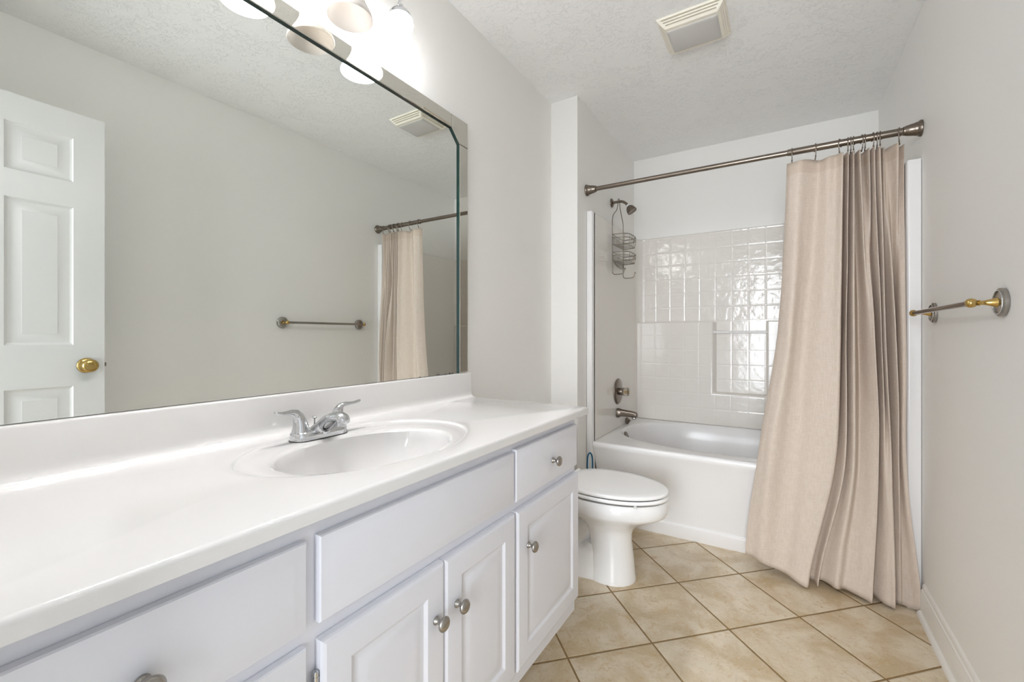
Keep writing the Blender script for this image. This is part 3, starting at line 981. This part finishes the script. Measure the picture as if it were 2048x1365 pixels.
obj('toilet_lid', lid_like(0.4145, 0.4315, 0.228, 0.700, 0.184, 0.007, 0.003), 'seat', wc, ang=50)
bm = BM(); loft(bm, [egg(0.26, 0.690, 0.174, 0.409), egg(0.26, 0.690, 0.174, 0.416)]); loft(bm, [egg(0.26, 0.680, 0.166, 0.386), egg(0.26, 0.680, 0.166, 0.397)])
obj('shadow_gap', bm, 'black', wc, ang=40)  # dark slabs put the seam shade under lid and seat into colour
for (bx, by) in ((0.60, -0.150), (0.60, 0.150), (0.31, -0.15), (0.31, 0.15)):
    bm = BM(); lathe(bm, [(0.007, 0), (0.007, 0.009)], (bx, TY + by, 0.3875), (0, 0, 1), 14)
    obj('seat_bumper', bm, 'whiteplastic', wc, ang=40)
for s in (-1, 1):
    bm = BM(); lathe(bm, [(0.014, -0.03), (0.014, 0.03)], (0.238, TY + s * 0.075, 0.420), (0, 1, 0), 16)
    obj('seat_hinge', bm, 'seat', wc, ang=40)
def rrx(z, x0, x1, hw, r):
    return rr(z, x0, x1, TY - 0.005 - hw, TY - 0.005 + hw, r)
bm = BM(); loft(bm, [rrx(0.387, 0.02, 0.165, 0.135, 0.03), rrx(0.40, 0.012, 0.172, 0.15, 0.03), rrx(0.60, 0.010, 0.178, 0.160, 0.03), rrx(0.695, 0.010, 0.180, 0.162, 0.03)])
obj('tank', bm, 'porcelain', wc, ang=50)
bm = BM(); loft(bm, [rrx(0.696, 0.008, 0.184, 0.165, 0.03), rrx(0.712, 0.006, 0.186, 0.167, 0.03), rrx(0.722, 0.010, 0.180, 0.161, 0.03)])
obj('tank_lid', bm, 'porcelain', wc, ang=50)
bm = BM()
lathe(bm, [(0.013, 0), (0.012, 0.006), (0.007, 0.009), (0.006, 0.018)], (0.180, TY - 0.115, 0.655), (1, 0, 0), 18)
tube(bm, [(0.196, TY - 0.115, 0.655), (0.198, TY - 0.08, 0.650), (0.198, TY - 0.045, 0.646)], [0.006, 0.005, 0.006], 10)
obj('flush_lever', bm, 'chrome', wc, ang=50)
for s in (-1, 1):
    bm = BM(); lathe(bm, [(0.012, 0), (0.0115, 0.008), (0.007, 0.014), (0, 0.015)], (0.30, TY + s * 0.085, 0.048), (0, 0, 1), 16)
    obj('bolt_cap', bm, 'whiteplastic', wc, ang=50)

# ------------------------------------------------------------------ toilet brush
bxp, byp = 0.222, 2.272
tb = thing('toilet_brush', (bxp, byp, 0), 'toilet brush with teal loop handle standing behind the toilet', 'toilet brush')
bm = BM(); lathe(bm, [(0.045, 0.0005), (0.047, 0.004), (0.042, 0.09), (0.040, 0.13), (0.037, 0.131), (0.036, 0.02), (0, 0.018)], (bxp, byp, 0), (0, 0, 1), 32)
obj('holder', bm, 'whiteplastic', tb, ang=40)
bm = BM(); lathe(bm, [(0.004, 0.02), (0.012, 0.03), (0.028, 0.05), (0.03, 0.10), (0.02, 0.125), (0.008, 0.135)], (bxp, byp, 0), (0, 0, 1), 20)
obj('bristle_head', bm, 'whiteplastic', tb, ang=40)
ux = Vector((0.86, 0.51, 0))
def bp(a, z):
    return Vector((bxp, byp, z)) + ux * a
bm = BM()
tube(bm, [bp(0, 0.12), bp(0, 0.30)], [0.006, 0.009], 12)
loop = smooth_path([bp(-0.004, 0.290), bp(-0.0125, 0.345), bp(-0.0150, 0.40), bp(-0.0125, 0.445), bp(-0.006, 0.463), bp(0, 0.467), bp(0.006, 0.463), bp(0.0125, 0.445), bp(0.0150, 0.40), bp(0.0125, 0.345), bp(0.004, 0.290)], 4)
tube(bm, loop, 0.0042, 10)
obj('brush_handle', bm, 'teal', tb, ang=60)
bm = BM()
loop = smooth_path([bp(-0.001, 0.30), bp(-0.0062, 0.36), bp(-0.0085, 0.405), bp(-0.0068, 0.44), bp(0, 0.457), bp(0.0068, 0.44), bp(0.0085, 0.405), bp(0.0062, 0.36), bp(0.001, 0.30)], 4)
tube(bm, loop, 0.0026, 8)
tag(obj('grip_insert', bm, 'paleblue', tb, ang=60), 'pale inner grip of the loop')

# ------------------------------------------------------------------ shower rod, curtain and hooks
RY, RZ = 2.372, 1.952
rod = thing('shower_rod', (0.88, RY, RZ), 'dark nickel tension rod spanning the tub alcove', 'curtain rod')
bm = BM()
lathe(bm, [(0.0122, 0.02), (0.0122, 0.98)], (JX, RY, RZ), (1, 0, 0), 24)
obj('inner_tube', bm, 'bronze', rod, ang=40)
bm = BM()
lathe(bm, [(0.0125, -0.006), (0.0148, 0), (0.0148, 0.455)], (1.147, RY, RZ), (1, 0, 0), 24)
obj('outer_tube', bm, 'bronze', rod, ang=40)
for x, s in ((JX, 1), (W, -1)):
    bm = BM()
    k = 1.0
    lathe(bm, [(0.032, 0.0008), (0.0325, 0.005), (0.030, 0.010), (0.0265, 0.014), (0.0265, 0.019), (0.0245, 0.024), (0.0225, 0.036), (0.0195, 0.050), (0.0175, 0.0535), (0.0175, 0.058), (0.0145, 0.060)], (x, RY, RZ), (s, 0, 0), 36)
    obj('rod_flange', bm, 'bronze', rod, ang=35)

def catmull(vals, t):
    i = min(int(t), len(vals) - 2)
    f = t - i
    p1, p2 = vals[i], vals[i + 1]
    p0 = vals[i - 1] if i else p1
    p3 = vals[i + 2] if i + 2 < len(vals) else p2
    return 0.5 * (2 * p1 + (p2 - p0) * f + (2 * p0 - 5 * p1 + 4 * p2 - p3) * f * f + (3 * p1 - p0 - 3 * p2 + p3) * f ** 3)

# control folds: (x, y) at the top hem, at 1.10 m, at 0.55 m and at the bottom hem, then height of the bottom hem
FOLDS = [
    ((1.141, 2.386), (1.105, 2.380), (1.030, 2.358), (0.972, 2.362), 0.072),
    ((1.158, 2.362), (1.122, 2.350), (1.050, 2.335), (1.002, 2.350), 0.070),
    ((1.190, 2.346), (1.153, 2.326), (1.085, 2.312), (1.045, 2.328), 0.062),
    ((1.228, 2.374), (1.182, 2.362), (1.135, 2.346), (1.095, 2.345), 0.042),
    ((1.264, 2.396), (1.214, 2.378), (1.180, 2.352), (1.135, 2.340), 0.032),
    ((1.294, 2.366), (1.262, 2.344), (1.225, 2.326), (1.170, 2.318), 0.020),
    ((1.322, 2.372), (1.302, 2.328), (1.275, 2.312), (1.202, 2.306), 0.012),
    ((1.343, 2.344), (1.333, 2.318), (1.312, 2.310), (1.221, 2.314), 0.010),   # edge of the first deep fold
    ((1.3425, 2.400), (1.336, 2.412), (1.312, 2.368), (1.226, 2.376), 0.018),
    ((1.353, 2.400), (1.343, 2.408), (1.324, 2.368), (1.240, 2.374), 0.018),
    ((1.3635, 2.346), (1.3535, 2.326), (1.346, 2.318), (1.2555, 2.336), 0.014),
    ((1.3625, 2.402), (1.357, 2.410), (1.349, 2.368), (1.264, 2.386), 0.020),
    ((1.371, 2.400), (1.362, 2.404), (1.357, 2.366), (1.286, 2.380), 0.022),
    ((1.3815, 2.346), (1.380, 2.330), (1.376, 2.322), (1.320, 2.342), 0.020),
    ((1.3815, 2.404), (1.400, 2.412), (1.396, 2.364), (1.350, 2.362), 0.018),
    ((1.393, 2.398), (1.412, 2.408), (1.412, 2.358), (1.380, 2.346), 0.016),
    ((1.403, 2.344), (1.428, 2.350), (1.438, 2.326), (1.412, 2.326), 0.014),
    ((1.406, 2.408), (1.440, 2.326), (1.452, 2.314), (1.430, 2.314), 0.012),
    ((1.420, 2.404), (1.4485, 2.324), (1.4585, 2.314), (1.4385, 2.316), 0.012),
    ((1.433, 2.344), (1.451, 2.410), (1.460, 2.368), (1.441, 2.378), 0.018),
    ((1.4335, 2.402), (1.460, 2.404), (1.466, 2.364), (1.452, 2.374), 0.016),
    ((1.4495, 2.346), (1.4705, 2.330), (1.478, 2.326), (1.478, 2.334), 0.012),
    ((1.450, 2.402), (1.473, 2.396), (1.490, 2.318), (1.498, 2.318), 0.012),
    ((1.4685, 2.344), (1.484, 2.330), (1.5015, 2.316), (1.5105, 2.314), 0.012),
    ((1.472, 2.404), (1.490, 2.412), (1.504, 2.368), (1.513, 2.380), 0.008),
    ((1.483, 2.370), (1.500, 2.404), (1.511, 2.366), (1.523, 2.378), 0.006),
    ((1.490, 2.402), (1.5165, 2.332), (1.524, 2.328), (1.536, 2.368), 0.006),
    ((1.508, 2.386), (1.520, 2.412), (1.527, 2.368), (1.546, 2.374), 0.006),
    ((1.527, 2.352), (1.5255, 2.406), (1.533, 2.366), (1.567, 2.362), 0.006),
    ((1.533, 2.408), (1.536, 2.344), (1.541, 2.340), (1.586, 2.346), 0.012),
    ((1.550, 2.388), (1.549, 2.340), (1.552, 2.338), (1.5955, 2.340), 0.012),
]
def y_limit(z):
    # the cloth hangs outside the tub rim and may fall back along the sloping apron
    if z > 0.70: return 2.43
    if z > 0.54: return 2.374 + (z - 0.54) / 0.16 * 0.056
    if z > 0.45: return 2.374
    return 2.374 + (0.45 - z) / 0.45 * 0.10
def make_curtain():
    bm = BM()
    uvl = bm.loops.layers.uv.new('UVMap')
    NS, NV = (len(FOLDS) - 1) * 9, 90
    keys = (1.0, 0.578, 0.285, 0.0)       # height fractions of the four rows
    grid = []
    def row_at(f):
        # piecewise smooth blend between rows
        for a in range(3):
            if f >= keys[a + 1]:
                t = (keys[a] - f) / (keys[a] - keys[a + 1])
                return a, t
        return 2, 1.0
    fx = [[c[r][0] for c in FOLDS] for r in range(4)]
    fy = [[c[r][1] for c in FOLDS] for r in range(4)]
    hem = [c[4] for c in FOLDS]
    arc = [0.0]
    for i in range(1, NS + 1):
        t0, t1 = (i - 1) / 9, i / 9
        arc.append(arc[-1] + math.hypot(catmull(fx[1], t1) - catmull(fx[1], t0), catmull(fy[1], t1) - catmull(fy[1], t0)))
    for j in range(NV + 1):
        f = 1 - j / NV
        a, t = row_at(f)
        r = a + t
        ring = []
        for i in range(NS + 1):
            s = i / 9
            X = catmull([catmull(fx[k], s) for k in range(4)], r)
            Y = catmull([catmull(fy[k], s) for k in range(4)], r)
            zb = catmull(hem, s)
            zt = 1.905 - 0.006 * (1 - cos(2 * pi * s / 3)) * 0.5
            z = zb + (zt - zb) * f
            # crinkled gauze wrinkles
            w = noise.noise(Vector((arc[i] * 26, z * 5.0, 1.7))) * 0.0016 + noise.noise(Vector((arc[i] * 60, z * 9, 5.2))) * 0.0006
            low = max(0.0, 0.42 - z) / 0.42
            w += low * noise.noise(Vector((arc[i] * 9, z * 30, 3.1))) * 0.0055
            X += noise.noise(Vector((arc[i] * 8, z * 3.2, 9.0))) * 0.003
            ring.append(bm.verts.new((X, min(Y + w, y_limit(z)), z)))
        grid.append(ring)
    for j in range(NV):
        for i in range(NS):
            fc = bm.faces.new((grid[j][i], grid[j][i + 1], grid[j + 1][i + 1], grid[j + 1][i]))
            for lp, (jj, ii) in zip(fc.loops, ((j, i), (j, i + 1), (j + 1, i + 1), (j + 1, i))):
                lp[uvl].uv = (arc[ii], grid[jj][ii].co.z)
    return bm
cur = obj('shower_curtain', make_curtain(), 'cloth', ang=180)
so = cur.modifiers.new('thickness', 'SOLIDIFY'); so.thickness = 0.0014; so.offset = 0
tag(cur, 'beige linen shower curtain gathered to the right end of the rod', 'shower curtain')

HOOKS = [(1.160, 'first', 0.0), (1.248, 'second', 0.1), (1.336, 'third', -0.35), (1.364, 'fourth', -0.1), (1.373, 'fifth', 0.0), (1.384, 'sixth', -0.25), (1.411, 'seventh', 0.15), (1.421, 'eighth', 0.0),
         (1.448, 'ninth', 0.1), (1.461, 'tenth', -0.05), (1.472, 'eleventh', -0.2), (1.533, 'twelfth', -0.3)]
def make_hook():
    t = thing('curtain_hook', (0, RY, RZ), 'metal curtain hook', 'curtain hook', 'curtain hooks along the shower rod')
    bm = BM()
    R = 0.0178
    pts = [(0, RY + R * cos(radians(a)), RZ + R * sin(radians(a))) for a in range(-35, 181, 15)]
    pts += [(0, RY - R + 0.001, RZ - 0.016), (0, RY - 0.010, RZ - 0.032), (0, RY - 0.004, RZ - 0.044), (0, RY + 0.001, RZ - 0.052), (0, RY + 0.008, RZ - 0.050), (0, RY + 0.009, RZ - 0.043)]
    tube(bm, pts, 0.0019, 8)
    obj('hook_wire', bm, 'bronze', t, ang=60)
    bm = BM()
    e = pts[0]
    lathe(bm, [(0.0005, -0.004), (0.0028, -0.0028), (0.004, 0), (0.0028, 0.0028), (0.0005, 0.004)], e, (0, 0, 1), 12)
    obj('hook_bead', bm, 'bronze', t, ang=60)
    bm = BM()
    lathe(bm, [(0.0005, -0.0034), (0.0024, -0.0024), (0.0034, 0), (0.0024, 0.0024), (0.0005, 0.0034)], (0, RY - 0.007, RZ - 0.040), (0, 0, 1), 12)
    obj('hook_bead', bm, 'bronze', t, ang=60)
    return t
hk = make_hook()
for k, (x, nm, tilt) in enumerate(HOOKS):
    h = hk if k == 0 else copy_thing(hk)
    h.location.x = x
    h.rotation_euler = (0, 0, tilt)
    where = {0: 'alone on the rod', 1: 'above the flat panel', 11: 'next to the rod flange'}.get(k, 'in the gathered bunch')
    h['label'] = f'{nm} curtain hook from the free curtain edge, {where}'

# ------------------------------------------------------------------ towel bar
bar = thing('towel_bar', (W, 1.88, 1.197), 'chrome towel bar with brass posts and round rosettes on the right wall', 'towel bar')
BX = 1.5425
Y1, Y2 = 1.598, 2.190
BZ = 1.1975
for y in (Y1, Y2):
    bm = BM()
    lathe(bm, [(0.0365, 0.0006), (0.0368, 0.004), (0.0365, 0.009), (0.034, 0.011), (0.0305, 0.0115), (0.0285, 0.0105), (0.022, 0.012), (0.015, 0.0135)], (W, y, BZ), (-1, 0, 0), 48)
    ro = obj('rosette', bm, 'nickel', bar, ang=35)
    bm = BM()
    n = 44
    for k in range(n):
        a = 2 * pi * k / n
        c = Vector((W - 0.0122, y + 0.0300 * cos(a), BZ + 0.0300 * sin(a)))
        tn = Vector((-0.5, -sin(a), cos(a))).normalized()
        tube(bm, [c - tn * 0.0028, c, c + tn * 0.0028], [0.0008, 0.0021, 0.0008], 6)
    obj('rope_ring', bm, 'chrome', ro, ang=60)
    bm = BM()
    lathe(bm, [(0.0135, 0.0125), (0.0120, 0.016), (0.0090, 0.024), (0.0065, 0.033), (0.0055, 0.040), (0.0055, 0.043), (0.0075, 0.044), (0.0075, 0.0465), (0.006, 0.0475), (0.0075, 0.0495), (0.0105, 0.053), (0.0122, 0.0585), (0.0120, 0.063), (0.0095, 0.0685), (0.005, 0.0715), (0, 0.072)], (W, y, BZ), (-1, 0, 0), 32)
    tag(obj('post', bm, 'brass', bar, ang=50), 'brass post with ball end')
bm = BM(); tube(bm, [(BX, Y1 - 0.002, BZ), (BX, Y2 + 0.002, BZ)], 0.0078, 20)
obj('bar', bm, 'barmetal', bar, ang=50)

# ------------------------------------------------------------------ panel door standing open (seen in the mirror)
edge, hingep = Vector((1.404, 0.6856, 0)), Vector((1.381, -0.030, 0))
U = (hingep - edge); LW = U.length; U.normalize()
Nn = Vector((-U.y, U.x, 0))
if Nn.x > 0: Nn = -Nn
DH0, DH1 = 0.012, 2.045
bm = BM()
xs = [0, 0.0995, 0.2925, LW - 0.2925, LW - 0.0995, LW]
zs = [DH0, 0.25, 0.904, 1.075, 1.647, 1.753, 1.937, DH1]
RP = [(0, 0), (0.004, -0.004), (0.010, -0.0065), (0.016, -0.007), (0.044, -0.0025), (0.047, -0.0015)]
def dpt(a, z, d):
    return edge + U * a + Vector((0, 0, z)) + Nn * d
for side, off in ((1, 0.0), (-1, -0.035)):
    for i in range(5):
        for j in range(7):
            a0, a1, z0, z1 = xs[i], xs[i + 1], zs[j], zs[j + 1]
            if i in (1, 3) and j in (1, 3, 5):
                R = [[dpt(a, z, off + side * d) for a, z in ((a0 + q, z0 + q), (a1 - q, z0 + q), (a1 - q, z1 - q), (a0 + q, z1 - q))] for q, d in RP]
                loft(bm, R, cap0=False, cap1=True)
            else:
                bm.faces.new([bm.verts.new(dpt(a, z, off)) for a, z in ((a0, z0), (a1, z0), (a1, z1), (a0, z1))])
for (a, b) in (((0, DH0), (0, DH1)), ((0, DH1), (LW, DH1)), ((LW, DH1), (LW, DH0)), ((LW, DH0), (0, DH0))):
    bm.faces.new([bm.verts.new(p) for p in (dpt(*a, 0), dpt(*b, 0), dpt(*b, -0.035), dpt(*a, -0.035))])
door = struct('door_1', bm, 'door', ang=15)
door['label'] = 'white six-panel door standing open, seen in the mirror'
for s, o0 in ((1, 0.0), (-1, -0.035)):
    bm = BM()
    c = dpt(0.060, 0.987, o0)
    lathe(bm, [(0.031, 0.0005), (0.032, 0.003), (0.030, 0.007), (0.022, 0.010), (0.013, 0.012), (0.0115, 0.022), (0.015, 0.028), (0.0235, 0.036), (0.0275, 0.045), (0.0265, 0.051), (0.021, 0.056), (0.011, 0.0585), (0, 0.059)], c, Nn * s, 36)
    k = obj('door_knob', bm, 'brass', door, ang=50)
    tag(k, 'polished brass knob')
bm = BM()
c = [dpt(0.001, z, d) for z, d in ((0.980, -0.011), (0.980, -0.024), (0.996, -0.024), (0.996, -0.011))]
loft(bm, [c, [p - U * 0.010 for p in c]])
obj('latch_bolt', bm, 'bronze', door, ang=0)
for z in (0.25, 1.02, 1.80):
    bm = BM(); lathe(bm, [(0.006, -0.045), (0.006, 0.045)], dpt(LW + 0.004, z, 0.003), (0, 0, 1), 12)
    obj('door_hinge', bm, 'brass', door, ang=40)
